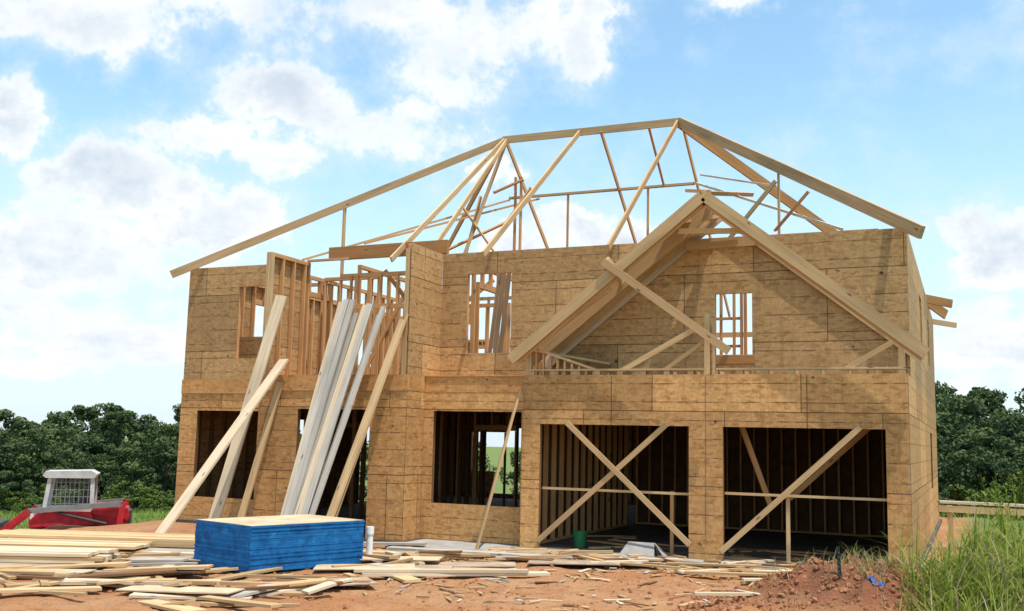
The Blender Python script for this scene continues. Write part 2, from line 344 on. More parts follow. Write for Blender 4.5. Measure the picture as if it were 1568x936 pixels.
s.beam((-10.2,22.4,9.15),(-10.95,21.3,5.5),.04,.08,'lumber'); s.beam((-3.3,19.9,7.0),(-4.4,20.4,5.9),.04,.08,'lumber')
for p,q in [((-10.9,21.5,7.4),(-9.7,22.3,5.5)),((-10.6,22,6.2),(-9.6,22.6,8.0)),((-11.3,21.4,6.3),(-10.2,22.6,7.2)),((-10.0,22.6,8.3),(-10.0,22.6,5.5)),((-9.85,22.6,8.3),(-9.85,22.6,5.5)),
            ((-9.75,22.5,8.2),(-10.5,22.4,7.9)),((-11.0,21.6,5.5),(-10.6,21.9,7.7)),((-4.6,19.2,6.7),(-4.3,22.9,7.5)),((-2.6,19.3,6.6),(-3.3,19.8,6.0))]:
    s.beam(p,q,.04,.085,'inner',up=(0,1,0))
s.beam((-1.3,18.0,5.53),(-4.6,18.0,5.53),.09,.04,'inner')
s.beam((-1.4,26.3,5.62),(-.3,26.9,5.42),.05,.2,'beam'); s.beam((-1.4,30.2,5.5),(-.25,30.7,5.32),.05,.14,'lumber')
s.beam((XR-.12,17.95,ZT+.02),(XR-.12,27.5,ZT+.02),.09,.038); s.beam((XL+.1,17.95,ZT+.02),(XL+.1,27.5,ZT+.02),.09,.038)
s.build('roof_rafters',house)

# ---------------------------------------------------------------- front gables
s=MB(); YF=16.67
def leg(x0,z0,x1,z1,y,a,b,k='lumber',r=None): s.beam((x0,y,z0-b*.6),(x1,y,z1-b*.6),a,b,k,r=r)
leg(-3.93,6.12,-.56,3.44,YF,.045,.185,r=.35); leg(-3.97,6.12,-7.40,3.42,YF,.045,.19,r=.3)
leg(-3.93,6.02,-.6,3.38,YF+.07,.04,.15,'inner'); leg(-3.97,6.02,-7.3,3.40,YF+.07,.04,.15,'inner')
leg(-3.97,6.10,-7.25,3.50,YF+.55,.06,.26,'lumber',r=0); leg(-3.97,6.10,-7.2,3.5,YA-.06,.045,.3,'pale')
leg(-3.97,6.02,-7.0,3.6,YA-.12,.045,.16,'lumber'); leg(-3.93,6.10,-.65,3.48,YA-.05,.045,.2,'lumber')
sl=Vector((-3.43,0,-2.7)).normalized(); nn=Vector((-2.7,0,3.43)).normalized()
for i,y in enumerate((17.36,17.56)):
    p=Vector((-4.3,y,5.80)); s.beam(p-nn*.06,p+sl*3.55-nn*.06,.17,.02,'pale',up=nn)
p=Vector((-4.1,16.92,5.98)); s.beam(p,p+sl*4.0,.30,.02,'lumber',up=nn)
s.beam((-3.95,YF-.02,6.03),(-3.95,18.4,6.03),.05,.17,'lumber')
s.beam((-4.40,YF+.12,5.46),(-3.28,YF+.12,5.40),.04,.09,'inner'); s.beam((-4.45,YA-.25,5.36),(-3.2,YA-.25,5.38),.05,.17,'lumber'); s.beam((-4.5,YA-.4,5.52),(-3.5,YA-.4,5.56),.2,.04,'pale')
s.beam((-4.75,YF+.3,5.62),(-3.9,17.6,5.85),.2,.06,'lumber'); s.beam((-3.7,YF+.1,5.82),(-3.2,17.5,5.4),.05,.12,'inner')
s.beam((-4.32,YF+.3,6.2),(-3.85,YF+.1,6.1),.05,.05,'inner')
s.beam((-5.68,YF-.06,4.98),(-3.52,YF-.06,3.40),.045,.13,'lumber'); s.beam((-5.62,YF-.02,5.0),(-5.5,YF+.5,4.7),.05,.15,'lumber')
s.beam((-5.6,YF+.1,4.55),(-7.0,YF+.1,3.55),.04,.1,'lumber')
for x,z in((-3.94,4.06),(-.92,3.62),(-7.14,3.55)): s.box(x-.055,x+.035,YF+.255,YF+.34,ZR+.002,z); 
s.box(-3.86,-3.82,YF+.26,YF+.34,ZR+.002,3.9)
s.beam((-4.12,YG+.05,3.84),(-5.45,YG+.05,3.11),.04,.09); s.beam((-3.95,YG+.12,3.66),(-4.75,YG+.12,3.10),.04,.07); s.beam((-.96,YG+.05,3.60),(-1.80,YG+.05,3.10),.04,.08)
s.beam((-7.12,YG+.06,3.55),(-5.85,YG+.06,3.12),.09,.04,'lumber')
for i in range(9):
    x=-7.02+i*.135; zt=3.53-(x+7.12)*.335; s.box(x-.018,x+.018,YG+.03,YG+.09,ZR+.002,zt-.02,'inner')
s.beam((-7.2,YG+.2,3.52),(-5.9,YA-.1,3.3),.09,.04,'lumber')
for i in range(16): 
    x=-7.1+i*.41; s.box(x-.05,x+.05,YG+.02,YG+.5,ZR+.002,ZR+.07,'lumber')
s.box(XGL+.02,-3.98,YG+.004,YG+.094,ZR+.073,ZR+.105,'lumber'); s.box(-3.80,XR-.02,YG+.004,YG+.094,ZR+.073,ZR+.105,'lumber')
s.beam((-4.05,YA-.02,3.36),(-3.33,YA-.02,3.36),.03,.14,'beam')
s.build('front_gable_framing',house)
s=MB(); yb=YG-.03
s.beam((-6.90,yb,.18),(-4.62,yb,2.22),.03,.09,'lumber'); s.beam((-6.38,yb-.04,2.22),(-4.22,yb-.04,.28),.03,.09,'lumber')
s.beam((-3.72,yb,.2),(-1.55,yb,2.22),.03,.09,'lumber')
s.box(-6.9,-4.255,YG+.13,YG+.16,1.06,1.10,'lumber'); s.box(-3.69,-1.19,YG+.13,YG+.16,1.10,1.14,'lumber')
s.box(-2.72,-2.66,YG+.165,YG+.2,Z0,1.14,'lumber'); s.box(-4.7,-4.64,YG+.5,YG+.54,Z0,1.1,'inner')
s.beam((-3.6,17.5,2.5),(-3.1,17.9,.9),.03,.09,'inner'); s.beam((-2.9,18.6,1.0),(-1.3,18.6,2.5),.03,.09,'inner')
s.build('garage_door_braces',house)
s=MB(); s.box(XR+.001,XR+.004,YG+.03,YG+.05,Z0+.2,ZR-.02,'bluetape'); s.box(-3.975,-3.968,YG-.004,YG-.001,Z0+.3,ZR-.02,'bluetape'); s.build('corner_tape',house)

# ---------------------------------------------------------------- terrain
PX0,PX1=-15.95,1.2
def pad_d(x,y):
    dx=max(PX0-x,x-PX1,0); dy=max(-8-y,y-33,0); return math.hypot(dx,dy)
def fb(x,y,s,o=4):
    return mnoise.fractal(Vector((x*s,y*s,3.3)),1.0,2.0,o)
def hgt(x,y):
    d=pad_d(x,y); st=.22 if x<0 else .15
    z=-st*min(d,8)-.055*max(0,min(d,80)-8)-.01*max(0,min(d,600)-80)
    z*=min(1,d/1.0+.2)
    h=z+.25*fb(x,y,.08)*min(1,d/25)
    inh=(XL-.5<x<XR+.1 and y>15.9) 
    if not inh and d<6:
        h+=.045*fb(x,y,.9)+.035*fb(x+9,y,3.0,3)
    t=min(1,max(0,(x+3.3)/1.9)); t=t*t*(3-2*t)
    yc=12.7+.25*math.sin(x*1.7)
    if t>0 and abs(y-yc)<3.5:
        g=math.exp(-((y-yc)/(1.0+.25*t))**2)
        h+=t*g*(.54+.12*min(1,max(0,x+1))+.20*fb(x,y,1.3)+.12*fb(x,y,4,4))
    return h
def axis(segs):
    a=[]
    for s0,s1,st in segs: a+=list(np.arange(s0,s1,st))
    return a
g=1.25
def geo(a,first,lim):
    o=[];x=a;st=first
    while abs(x)<lim: o.append(x); x+=st; st*=g
    return o
xs=sorted(geo(-20,-.6,2500))+axis([(-19.6,-14,.25),(-14,-3.5,.12),(-3.5,2.5,.06),(2.5,9,.4)])+geo(9,.6,2500)
ys=sorted(geo(-2,-.6,1500))+axis([(-1.6,8,.4),(8,10.8,.12),(10.8,14.6,.06),(14.6,17.2,.1),(17.2,36,.6)])+geo(36,.8,2500)
xs=[float(v) for v in xs]; ys=[float(v) for v in ys]
nx,ny=len(xs),len(ys)
V=[(x,y,hgt(x,y)) for y in ys for x in xs]
F=[(j*nx+i,j*nx+i+1,(j+1)*nx+i+1,(j+1)*nx+i) for j in range(ny-1) for i in range(nx-1)]
me=bpy.data.meshes.new('ground'); me.from_pydata(V,[],F)
mask=[]
for x,y,z in V:
    d=pad_d(x,y)
    if x<0: gm=min(1,max(0,(d-9+1.5*fb(x,y,.3))/3))
    else: gm=min(1,max(0,(d-.2)/1.5))
    tt=min(1,max(0,(x+.5+.5*fb(x,y,1.5))/.8))
    mask.append(max(gm,tt))
at=me.attributes.new('grassy','FLOAT','POINT'); at.data.foreach_set('value',mask)
me.polygons.foreach_set('use_smooth',[True]*len(F))
ground=bpy.data.objects.new('ground',me); scn.collection.objects.link(ground)
m,nt,b=newmat('red_dirt_and_grass')
tc=N(nt,'ShaderNodeTexCoord').outputs['Object']
n1=noise(nt,tc,.55,4,.6).outputs[0]; n2=noise(nt,tc,5,7,.72).outputs[0]; n3=noise(nt,tc,28,3,.7).outputs[0]
dc=mix(nt,mrange(nt,n1,.35,.65),(.42,.185,.075),(.48,.265,.135))
dc=mix(nt,mrange(nt,n2,.5,.7,0,.75),dc,(.25,.09,.033)); dc=mix(nt,mrange(nt,n3,.6,.75,0,.6),dc,(.54,.37,.24)); dc=mix(nt,mrange(nt,n3,.3,.42,.6,0),dc,(.15,.055,.025))
hz=N(nt,'ShaderNodeSeparateXYZ'); link(nt,tc,hz.inputs[0])
dc=mix(nt,mrange(nt,hz.outputs[2],.10,.35,0,.8),dc,mix(nt,mrange(nt,n2,.35,.65),(.10,.028,.014),(.27,.09,.045)))
gc=mix(nt,n2,(.07,.11,.022),(.18,.23,.06)); gc=mix(nt,mrange(nt,n1,.5,.7,0,.5),gc,(.22,.23,.08))
c=mix(nt,attr(nt,'grassy').outputs['Fac'],dc,gc); link(nt,c,b.inputs['Base Color']); b.inputs['Roughness'].default_value=.95
hh=M(nt,'ADD',n2,M(nt,'MULTIPLY',n3,.5)); bump(nt,b,hh,1.0,.08)
me.materials.append(m)

s=MB()
m,nt,b=newmat('dirt_clod'); tc=N(nt,'ShaderNodeTexCoord').outputs['Object']
link(nt,mix(nt,noise(nt,tc,6,4).outputs[0],(.15,.045,.02),(.42,.20,.10)),b.inputs['Base Color']); MAT['clod']=m
def clod(x,y,z,r):
    c0_=Vector((x,y,z)); rot=Matrix.Rotation(R(0,6),3,Vector((R(-1,1),R(-1,1),R(-1,1))).normalized())
    ph=(1+5**.5)/2; base=[(-1,ph,0),(1,ph,0),(-1,-ph,0),(1,-ph,0),(0,-1,ph),(0,1,ph),(0,-1,-ph),(0,1,-ph),(ph,0,-1),(ph,0,1),(-ph,0,-1),(-ph,0,1)]
    ps=[rot@(Vector(v)*.53*r*R(.65,1.2))+c0_ for v in base]
    for a in((0,11,5),(0,5,1),(0,1,7),(0,7,10),(0,10,11),(1,5,9),(5,11,4),(11,10,2),(10,7,6),(7,1,8),(3,9,4),(3,4,2),(3,2,6),(3,6,8),(3,8,9),(4,9,5),(2,4,11),(6,2,10),(8,6,7),(9,8,1)): s.quad([ps[i] for i in a],[(0,0)]*3,'clod')
for i in range(2600):
    if i<1500: x,y=R(-3.2,0.4),12.3+random.gauss(0,.8); r=abs(random.gauss(0,.018))+.008
    else: x,y=R(-11,0),R(9,16.4); r=abs(random.gauss(0,.013))+.007
    clod(x,y,hgt(x,y)+r*.2,r)
s.build('dirt_clods')

# ---------------------------------------------------------------- leaning lumber
s=MB(); 
s.beam((-12.45,13.6,.02),(-12.12,16.50,3.34),.24,.04,'pale',roll=.05)
s.beam((-12.85,15.5,.0),(-12.26,16.50,4.6),.24,.04,'pale',roll=-.6,r=.2)
s.beam((-12.55,15.9,.05),(-12.2,16.52,2.9),.14,.04,'lumber',roll=-.5)
tops=[(-10.84,4.42),(-10.72,4.46),(-10.56,4.45),(-10.50,4.2),(-10.28,4.34),(-10.18,4.36),(-10.0,4.15),(-9.9,4.3),(-10.6,4.0),(-10.38,3.9)]
bas=[-11.05,-10.98,-10.9,-10.82,-10.78,-10.66,-10.62,-10.52,-10.9,-10.72]
for i,((tx,tz),bx) in enumerate(zip(tops,bas)):
    s.beam((bx,15.15+R(-.12,.12),.02),(tx,16.46-.02*(i%3),tz),.12,.04,'grey' if i%4 else 'pale',roll=R(-.8,.6))
s.beam((-10.3,15.3,.02),(-9.50,16.49,4.05),.19,.04,'lumber',roll=-.2,r=1); s.beam((-10.24,15.4,.02),(-9.42,16.5,4.15),.09,.04,'lumber',roll=.3)
s.build('leaning_planks')
s=MB(); s.beam((-7.72,16.15,.02),(-7.29,16.85,2.75),.10,.04,'lumber',roll=.4); s.build('leaning_board')

# ---------------------------------------------------------------- blue stack of sheets
s=MB(); near=Vector((-8.95,11.65,0)); u=Vector((.30,.954,0)); w=Vector((-.954,.30,0)); Lu,Lw=2.0,1.36
nl=24; H=.62; z=.03; c0=near+u*Lu/2+w*Lw/2
for i in range(nl):
    t=H/nl; j=u*R(-.006,.006)+w*R(-.006,.006)
    a=c0+j+Vector((0,0,z+t/2))-u*Lu/2; e=c0+j+Vector((0,0,z+t/2))+u*Lu/2
    s.beam(a,e,Lw,t-.0008,'blue'); z+=t
s.beam(c0-u*(Lu/2-.006)+Vector((0,0,z+.004)),c0+u*(Lu/2-.006)+Vector((0,0,z+.004)),Lw-.012,.006,'sheet')
for q in(.2,1.0,1.8): s.beam(near+u*q+w*.02+Vector((0,0,-.006)),near+u*q+w*(Lw-.02)+Vector((0,0,-.006)),.09,.07,'lumber')
s.build('blue_panel_stack')

# ---------------------------------------------------------------- lumber piles and scraps
def G(x,y,dz=0): return Vector((x,y,hgt(x,y)+dz))
s=MB()
def pile(cx,cy,ang,L,n,layers,w,t,k,jit=.06,z0=.03):
    d=Vector((math.cos(ang),math.sin(ang),0)); p=Vector((-d.y,d.x,0)); base=hgt(cx,cy)+z0
    for l in range(layers):
        for i in range(n):
            o=p*((i-(n-1)/2)*(w+.006))+d*R(-jit,jit); c=Vector((cx,cy,base+(l+.5)*(t+.004)))+o
            s.beam(c-d*L/2,c+d*L/2+Vector((0,0,R(-.01,.01))),w,t,k if random.random()<.65 else random.choice(('pale','lumber','hip')))
pile(-13.3,11.7,.42,3.6,5,4,.19,.04,'lumber',.15); pile(-12.6,12.9,.36,3.4,4,5,.24,.04,'lumber',.25); pile(-12.0,10.4,.44,2.6,6,5,.14,.04,'pale',.12)
pile(-13.9,13.4,.44,3.0,3,1,.24,.04,'pale',.3)
pile(-10.9,12.6,.3,2.4,3,2,.19,.04,'grey',.3)
s.build('lumber_pile')
s=MB()
def scrap(x,y,L,ang,w,t,k,lift=0.0,tilt=0.0):
    d=Vector((math.cos(ang),math.sin(ang),0)); z=hgt(x,y)+t/2+.012+lift
    a=Vector((x,y,z))-d*L/2; e=Vector((x,y,z))+d*L/2; e.z+=tilt
    s.beam(a,e,w,t,k)
ks=['pale','lumber','grey','lumber','hip','hip','shade']
for i in range(105):
    x,y=R(-12.4,-7.0),R(8.8,13.6)
    if (Vector((x,y,0))-c0).length<1.4: continue
    scrap(x,y,R(.3,1.7),.42+random.gauss(0,.65),random.choice((.06,.09,.14,.19,.24)),.03,random.choice(ks),R(0,.06),R(-.04,.09))
for i in range(55):
    x,y=R(-12.2,-7.3),R(13.6,16.2)
    if x<-10 and y>15: continue
    scrap(x,y,R(.3,1.8),.1+random.gauss(0,.5),random.choice((.09,.14,.19)),.038,random.choice(ks),R(0,.05),R(-.02,.04))
for i in range(90):
    x,y=R(-7.2,-1.6),15.9+random.gauss(0,.5)
    scrap(x,y,R(.2,1.6),.15+random.gauss(0,.5),random.choice((.06,.09,.14)),.03,random.choice(ks),R(0,.05),R(-.02,.04))
for i in range(30): scrap(R(-6.7,-1.4),R(17.1,20),R(.3,1.5),random.gauss(0,.6),.1,.038,random.choice(('shade','inner','lumber')),.03,0)
for i in range(190):
    x,y=R(-9,-1.5),R(11.0,15.5); scrap(x,y,R(.05,.5),R(0,3),R(.015,.07),.012,random.choice(ks))
scrap(-6.55,13.1,2.6,.62,.2,.04,'pale',.03); scrap(-6.7,12.95,2.4,.58,.14,.04,'pale',.07); scrap(-6.9,13.6,2.0,.4,.14,.04,'lumber',.02)
scrap(-2.4,12.2,1.2,.5,.06,.03,'pale',.02); scrap(-7.6,15.4,2.6,.12,.24,.04,'grey',.03); scrap(-8.3,10.5,2.2,.42,.1,.04,'lumber',.05)
scrap(-9.3,10.0,1.9,.6,.19,.04,'pale',.05); scrap(-10.8,14.3,2.6,.35,.2,.04,'pale',.1)
s.build('scattered_boards')
s=MB()
for x,y,a,l,k in((-7.9,12.9,.5,0,'sheet'),(-7.5,13.3,.4,.02,'dustysheet'),(-8.0,13.9,.35,.03,'sheet'),(-10.6,12.1,.35,.04,'dustysheet'),(-6.9,14.2,.45,.01,'dustysheet'),(-9.9,10.8,.5,.03,'dustysheet'),(-11.0,10.0,.3,.05,'sheet'),(-8.9,14.8,.2,.03,'dustysheet'),(-5.6,15.2,.3,.02,'dustysheet'),(-7.6,11.3,.8,.02,'dustysheet'),(-8.4,9.7,.2,.03,'sheet')):
    d=Vector((math.cos(a),math.sin(a),0)); c=G(x,y,.03+l); s.beam(c-d*.7,c+d*.7+Vector((0,0,.03)),R(.35,.6),.014,k)
s.build('plywood_offcuts')

# ---------------------------------------------------------------- small props
def cyl(mb,p0,p1,r0,r1,k,n=12,cap=True):
    p0=Vector(p0);p1=Vector(p1);t=(p1-p0).normalized();a=t.orthogonal().normalized();b2=t.cross(a)
    c=[(math.cos(2*math.pi*i/n),math.sin(2*math.pi*i/n)) for i in range(n)]
    A=[p0+(a*x+b2*y)*r0 for x,y in c];B=[p1+(a*x+b2*y)*r1 for x,y in c]
    for i in range(n):
        j=(i+1)%n; mb.quad([A[i],A[j],B[j],B[i]],[(0,0)]*4,k)
    if cap: mb.quad(B,[(0,0)]*n,k); mb.quad(A[::-1],[(0,0)]*n,k)
s=MB(); cyl(s,(-8.45,13.9,0),(-8.45,13.9,.50),.05,.05,'white',16,False); cyl(s,(-8.45,13.9,.42),(-8.45,13.9,.53),.062,.062,'white',16); s.build('white_standpipe')
s=MB(); cyl(s,(-6.35,17.5,Z0),(-6.35,17.5,Z0+.26),.10,.125,'green',18,False); cyl(s,(-6.35,17.5,Z0+.25),(-6.35,17.5,Z0+.275),.133,.133,'green',18,False); cyl(s,(-6.35,17.5,Z0+.02),(-6.35,17.5,Z0+.03),.1,.1,'green',18)
for i in range(8):
    a=math.pi*i/8;b_=math.pi*(i+1)/8; cyl(s,(-6.35+.13*math.cos(a),17.42,Z0+.25-.1*math.sin(a)),(-6.35+.13*math.cos(b_),17.42,Z0+.25-.1*math.sin(b_)),.005,.005,'dark',6)
s.build('green_bucket')
s=MB(); z0=Z0
s.quad([(-5.4,16.8,z0),(-4.8,16.8,z0),(-4.85,17.0,z0+.2),(-5.3,17.0,z0+.2)],[(0,0)]*4,'card'); s.quad([(-5.4,17.25,z0),(-4.8,17.25,z0),(-4.85,17.0,z0+.2),(-5.3,17.0,z0+.2)],[(0,0)]*4,'card')
s.quad([(-4.8,16.8,z0),(-4.8,17.25,z0),(-4.85,17.0,z0+.2)],[(0,0)]*3,'dark'); s.quad([(-5.4,16.8,z0),(-5.4,17.25,z0),(-5.3,17.0,z0+.2)],[(0,0)]*3,'card')
s.quad([(-4.85,16.98,z0+.2),(-4.85,17.02,z0+.2),(-4.6,16.9,z0+.02),(-4.62,16.7,z0+.02)],[(0,0)]*4,'card')
s.build('open_cardboard_box')
s=MB(); bx,by=-1.33,12.0; gz=hgt(bx,by)-.2
s.beam((bx,by,gz),(bx-.03,by,.82),.035,.008,'steel',up=(0,1,0)); s.beam((bx,by-.014,gz),(bx-.03,by-.014,.82),.007,.03,'steel',up=(0,1,0))
for i in range(12): 
    z=.2+i*.05; s.beam((bx-.02,by-.03,z),(bx-.02,by-.02,z+.012),.016,.012,'steel')
s.build('steel_stake')
s=MB(); gx,gy=-1.05,11.9; n=9
P=[[Vector((gx+i*.022,gy+j*.016,hgt(gx+i*.022,gy+j*.016)+.012+.012*math.sin(i*1.7+j*2.1)+.01*math.cos(j*1.3))) for i in range(n)] for j in range(6)]
for j in range(5):
    for i in range(n-1): s.quad([P[j][i],P[j][i+1],P[j+1][i+1],P[j+1][i]],[(0,0)]*4,'bluecloth')
s.build('blue_tarp_scrap')
s=MB(); zz=.86
s.beam((-.6,22.0,zz+.05),(3.4,23.2,zz-.02),.20,.05,'pale'); s.beam((-.6,21.6,zz-.06),(3.4,22.8,zz-.14),.04,.12,'lumber')
for t in(.05,.3,.45,.9): x=-.6+4*t; y=21.65+1.2*t; s.beam((x,y,hgt(x,y)-.1),(x,y,zz),.09,.09,'lumber',up=(0,1,0)); s.beam((x,y+.4,hgt(x,y)-.1),(x,y+.4,zz),.09,.09,'lumber',up=(0,1,0))
s.build('timber_guard_frame')
s=MB(); pts=[(-20.5-i*1.1,25.5+i*1.25+.3*math.sin(i)) for i in range(0,14)]
for (a,b1),(c1,d1) in zip(pts,pts[1:]):
    z1,z2=hgt(a,b1),hgt(c1,d1); s.quad([(a,b1,z1-.1),(c1,d1,z2-.1),(c1,d1,z2+.5+R(-.05,.05)),(a,b1,z1+.5)],[(0,0)]*4,'silt'); s.beam((a,b1+.03,z1-.1),(a,b1+.03,z1+.65),.04,.04,'lumber',up=(0,1,0))
s.build('silt_fence')

# ---------------------------------------------------------------- compact track loader
s=MB()
def LB(x0,x1,y0,y1,z0,z1,k): s.box(x0,x1,y0,y1,z0,z1,k,.5)
def prism(pts,y0,y1,k):
    n=len(pts); A=[(x,y0,z) for x,z in pts];B=[(x,y1,z) for x,z in pts]
    s.quad(A,[(0,0)]*n,k); s.quad(B[::-1],[(0,0)]*n,k)
    for i in range(n):
        j=(i+1)%n; s.quad([A[j],A[i],B[i],B[j]],[(0,0)]*4,k)
for y in(-.85,.50):
    prism([(-.95,.12),(-.75,0),(.95,0),(1.2,.18),(1.22,.42),(1.0,.62),(-.3,.68),(-.85,.5),(-1.0,.3)],y,y+.35,'rubber')
    for i in range(26): 
        x=-.9+i*.078; s.box(x,x+.035,y-.01,y+.36,-.02,.02,'rubber')
    for x in(-.7,-.35,0,.35,.7): cyl(s,(x,y-.012,.17),(x,y,.17),.12,.12,'dark',12)
    cyl(s,(.98,y-.015,.4),(.98,y,.4),.17,.17,'red',12)
prism([(-.9,.45),(.95,.4),(1.35,.55),(1.45,.9),(1.38,1.1),(.7,1.18),(.3,1.12),(-.75,1.0),(-1.0,.75)],-.48,.48,'red')
prism([(.45,.95),(1.42,.8),(1.4,1.06),(.6,1.2)],-.55,.55,'red')
prism([(-1.0,.6),(.6,.68),(.5,1.0),(-.6,1.02)],-.62,-.5,'red')
LB(1.38,1.47,-.35,.35,.65,1.02,'dark')
for x,y in((-.66,-.44),(-.66,.44),(.5,-.44),(.5,.44)): s.beam((x,y,.98),(x*.88+.03,y,1.95),.10,.08,'cab',up=(0,1,0))
prism([(-.74,1.92),(-.68,2.03),(.42,2.06),(.58,1.97),(.52,1.86),(-.66,1.86)],-.53,.53,'cab')
prism([(-.66,.98),(.52,.98),(.52,1.12),(-.66,1.1)],-.5,.5,'cab')
for y in(-.44,.44):
    for i in range(9): x=-.5+i*.11; s.beam((x,y,1.1),(x,y,1.9),.018,.018,'mesh',up=(0,1,0))
    for z in(1.2,1.38,1.56,1.74): s.beam((-.6,y,z),(.5,y,z),.015,.018,'mesh')
for i in range(7): y=-.36+i*.12; s.beam((.49,y,1.1),(.46,y,1.9),.018,.018,'mesh',up=(0,1,0))
prism([(-.1,1.0),(.35,1.0),(.4,1.6),(.22,1.6),(.18,1.25),(-.1,1.2)],-.25,.25,'dark')
for y in(-.72,.60):
    s.beam((1.25,y+.06,1.22),(-1.0,y+.06,1.02),.10,.13,'mesh'); s.beam((-.95,y+.06,1.05),(-1.75,y+.06,.35),.10,.16,'red'); s.beam((1.28,y+.06,1.26),(1.2,y+.06,.55),.10,.15,'red')
    cyl(s,(.9,y+.06,.7),(-.3,y+.06,.98),.04,.03,'dark')
prism([(-1.7,.05),(-2.45,.0),(-2.5,.05),(-1.8,.16),(-1.75,.62),(-1.95,.72),(-1.65,.7),(-1.6,.3)],-.9,.9,'dark')
prism([(-1.7,.05),(-2.4,.0),(-1.9,.7),(-1.65,.7)],-.9,-.88,'dark'); prism([(-1.7,.05),(-2.4,.0),(-1.9,.7),(-1.65,.7)],.88,.9,'dark')
cyl(s,(-1.1,0,.95),(-1.65,0,.55),.05,.04,'dark')
LB(-.98,-.9,-.3,.3,.75,.95,'white')
ld=s.build('compact_track_loader'); lx,ly=-20.7,19.75
ld.location=(lx,ly,hgt(lx,ly)+.0); ld.rotation_euler=(0,0,math.atan2(.405,.914)+.3); ld.scale=(.95,.95,.95)

# ---------------------------------------------------------------- vegetation
def leafmat(name,ca,cb,cc,tr=.3):
    m=bpy.data.materials.new(name); m.use_nodes=True; nt=m.node_tree; nt.nodes.clear()
    out=N(nt,'ShaderNodeOutputMaterial'); r=attr(nt,'rnd').outputs['Fac']; oi=N(nt,'ShaderNodeObjectInfo').outputs['Random']
    c=mix(nt,mrange(nt,r,0,1),ca,cb); c=mix(nt,mrange(nt,oi,0,1,0,.6),c,cc)
    d=N(nt,'ShaderNodeBsdfDiffuse'); link(nt,c,d.inputs[0])
    if tr>0:
        t=N(nt,'ShaderNodeBsdfTranslucent'); mx=N(nt,'ShaderNodeMixShader'); mx.inputs[0].default_value=tr
        link(nt,c,t.inputs[0]); link(nt,d.outputs[0],mx.inputs[1]); link(nt,t.outputs[0],mx.inputs[2]); link(nt,mx.outputs[0],out.inputs[0])
    else: link(nt,d.outputs[0],out.inputs[0])
    return m
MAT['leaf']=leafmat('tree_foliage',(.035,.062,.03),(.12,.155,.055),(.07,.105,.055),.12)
MAT['leafb']=leafmat('shrub_foliage',(.05,.085,.02),(.15,.20,.05),(.09,.13,.035),0)
MAT['grass']=leafmat('grass_blades',(.10,.16,.02),(.38,.44,.09),(.2,.3,.05),.4)
MAT['field']=leafmat('field_grass_blades',(.16,.22,.045),(.30,.37,.10),(.24,.30,.08),.3)
MAT['dry']=leafmat('dry_grass_blades',(.35,.27,.14),(.5,.42,.25),(.4,.33,.18),.3)
MAT['bark']=simple('bark',(.09,.065,.045),.95)
def tree_mesh(name,leafk,nclump=42,per=130,seed=0,wid=.42,low=.12,ls=.022):
    rg=np.random.default_rng(seed); s=MB()
    if low>.1:
        cyl(s,(0,0,-.1),(0,0,.5),.022,.012,'bark',7); 
        for i in range(8):
            a=R(0,6.28); z=R(.15,.5); cyl(s,(0,0,z),(math.cos(a)*wid*.7,math.sin(a)*wid*.7,z+R(.1,.3)),.009,.003,'bark',5)
    for c in range(nclump):
        th=rg.uniform(0,2*np.pi); zz=rg.uniform(0,1)**1.05; prof=(math.sin(math.pi*min(1,(.26+zz*.72)))**.7)
        rr=wid*prof*rg.uniform(.35,1.05); C=np.array([rr*math.cos(th),rr*math.sin(th),low+zz*(1-low)*.93])
        cr_=rg.uniform(.05,.13)*(1.0 if zz<.8 else .7); tone=rg.uniform(0,1)
        d=rg.normal(size=(per,3)); d/=np.linalg.norm(d,axis=1)[:,None]; rad=cr_*rg.uniform(.55,1.2,per)**.6
        P=C+d*rad[:,None]*np.array([1,1,.75])
        for p,n in zip(P,d):
            nn=n+rg.normal(size=3)*.6; nn/=np.linalg.norm(nn); a=np.cross(nn,rg.normal(size=3)); a/=np.linalg.norm(a); b_=np.cross(nn,a); sz=ls*rg.uniform(.45,1.25)
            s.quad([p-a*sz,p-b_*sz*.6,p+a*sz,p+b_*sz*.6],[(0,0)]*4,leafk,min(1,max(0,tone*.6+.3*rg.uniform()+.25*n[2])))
    o=s.build(name); me=o.data; bpy.data.objects.remove(o); return me
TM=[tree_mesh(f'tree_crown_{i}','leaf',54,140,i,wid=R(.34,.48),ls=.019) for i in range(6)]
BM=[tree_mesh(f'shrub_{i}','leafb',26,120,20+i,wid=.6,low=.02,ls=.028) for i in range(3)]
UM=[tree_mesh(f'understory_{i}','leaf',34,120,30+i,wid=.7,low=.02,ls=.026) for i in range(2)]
trees=empty('distant_trees'); shrubs=empty('roadside_shrubs')
def inst(me,par,x,y,h,wx=1.0,nm='tree'):
    o=bpy.data.objects.new(nm,me); o.location=(x,y,hgt(x,y)-.1); o.rotation_euler=(0,0,R(0,6.28)); o.scale=(h*wx,h*wx,h); o.parent=par; scn.collection.objects.link(o)
for az,dist,h in [(a,dd,hh) for (a0,a1,st,dd0,h0,h1) in ((-68,-38,1.25,90,4.6,7.6),(-68,-34,1.4,106,6.5,10.0),(-68,-34,1.6,130,9.0,12.8),(-33,-6,3.4,100,7,9),(-5,26,1.5,72,6.0,9.0),(-5,26,1.7,98,9.5,12.6),(-5,26,2.0,130,14,17.2))
                  for a in np.arange(a0,a1,st) for dd in (dd0*R(.93,1.07),) for hh in (R(h0,h1),)]:
    a=math.radians(az+R(-.5,.5)); inst(random.choice(TM),trees,dist*math.sin(a),dist*math.cos(a),h,R(.95,1.35))
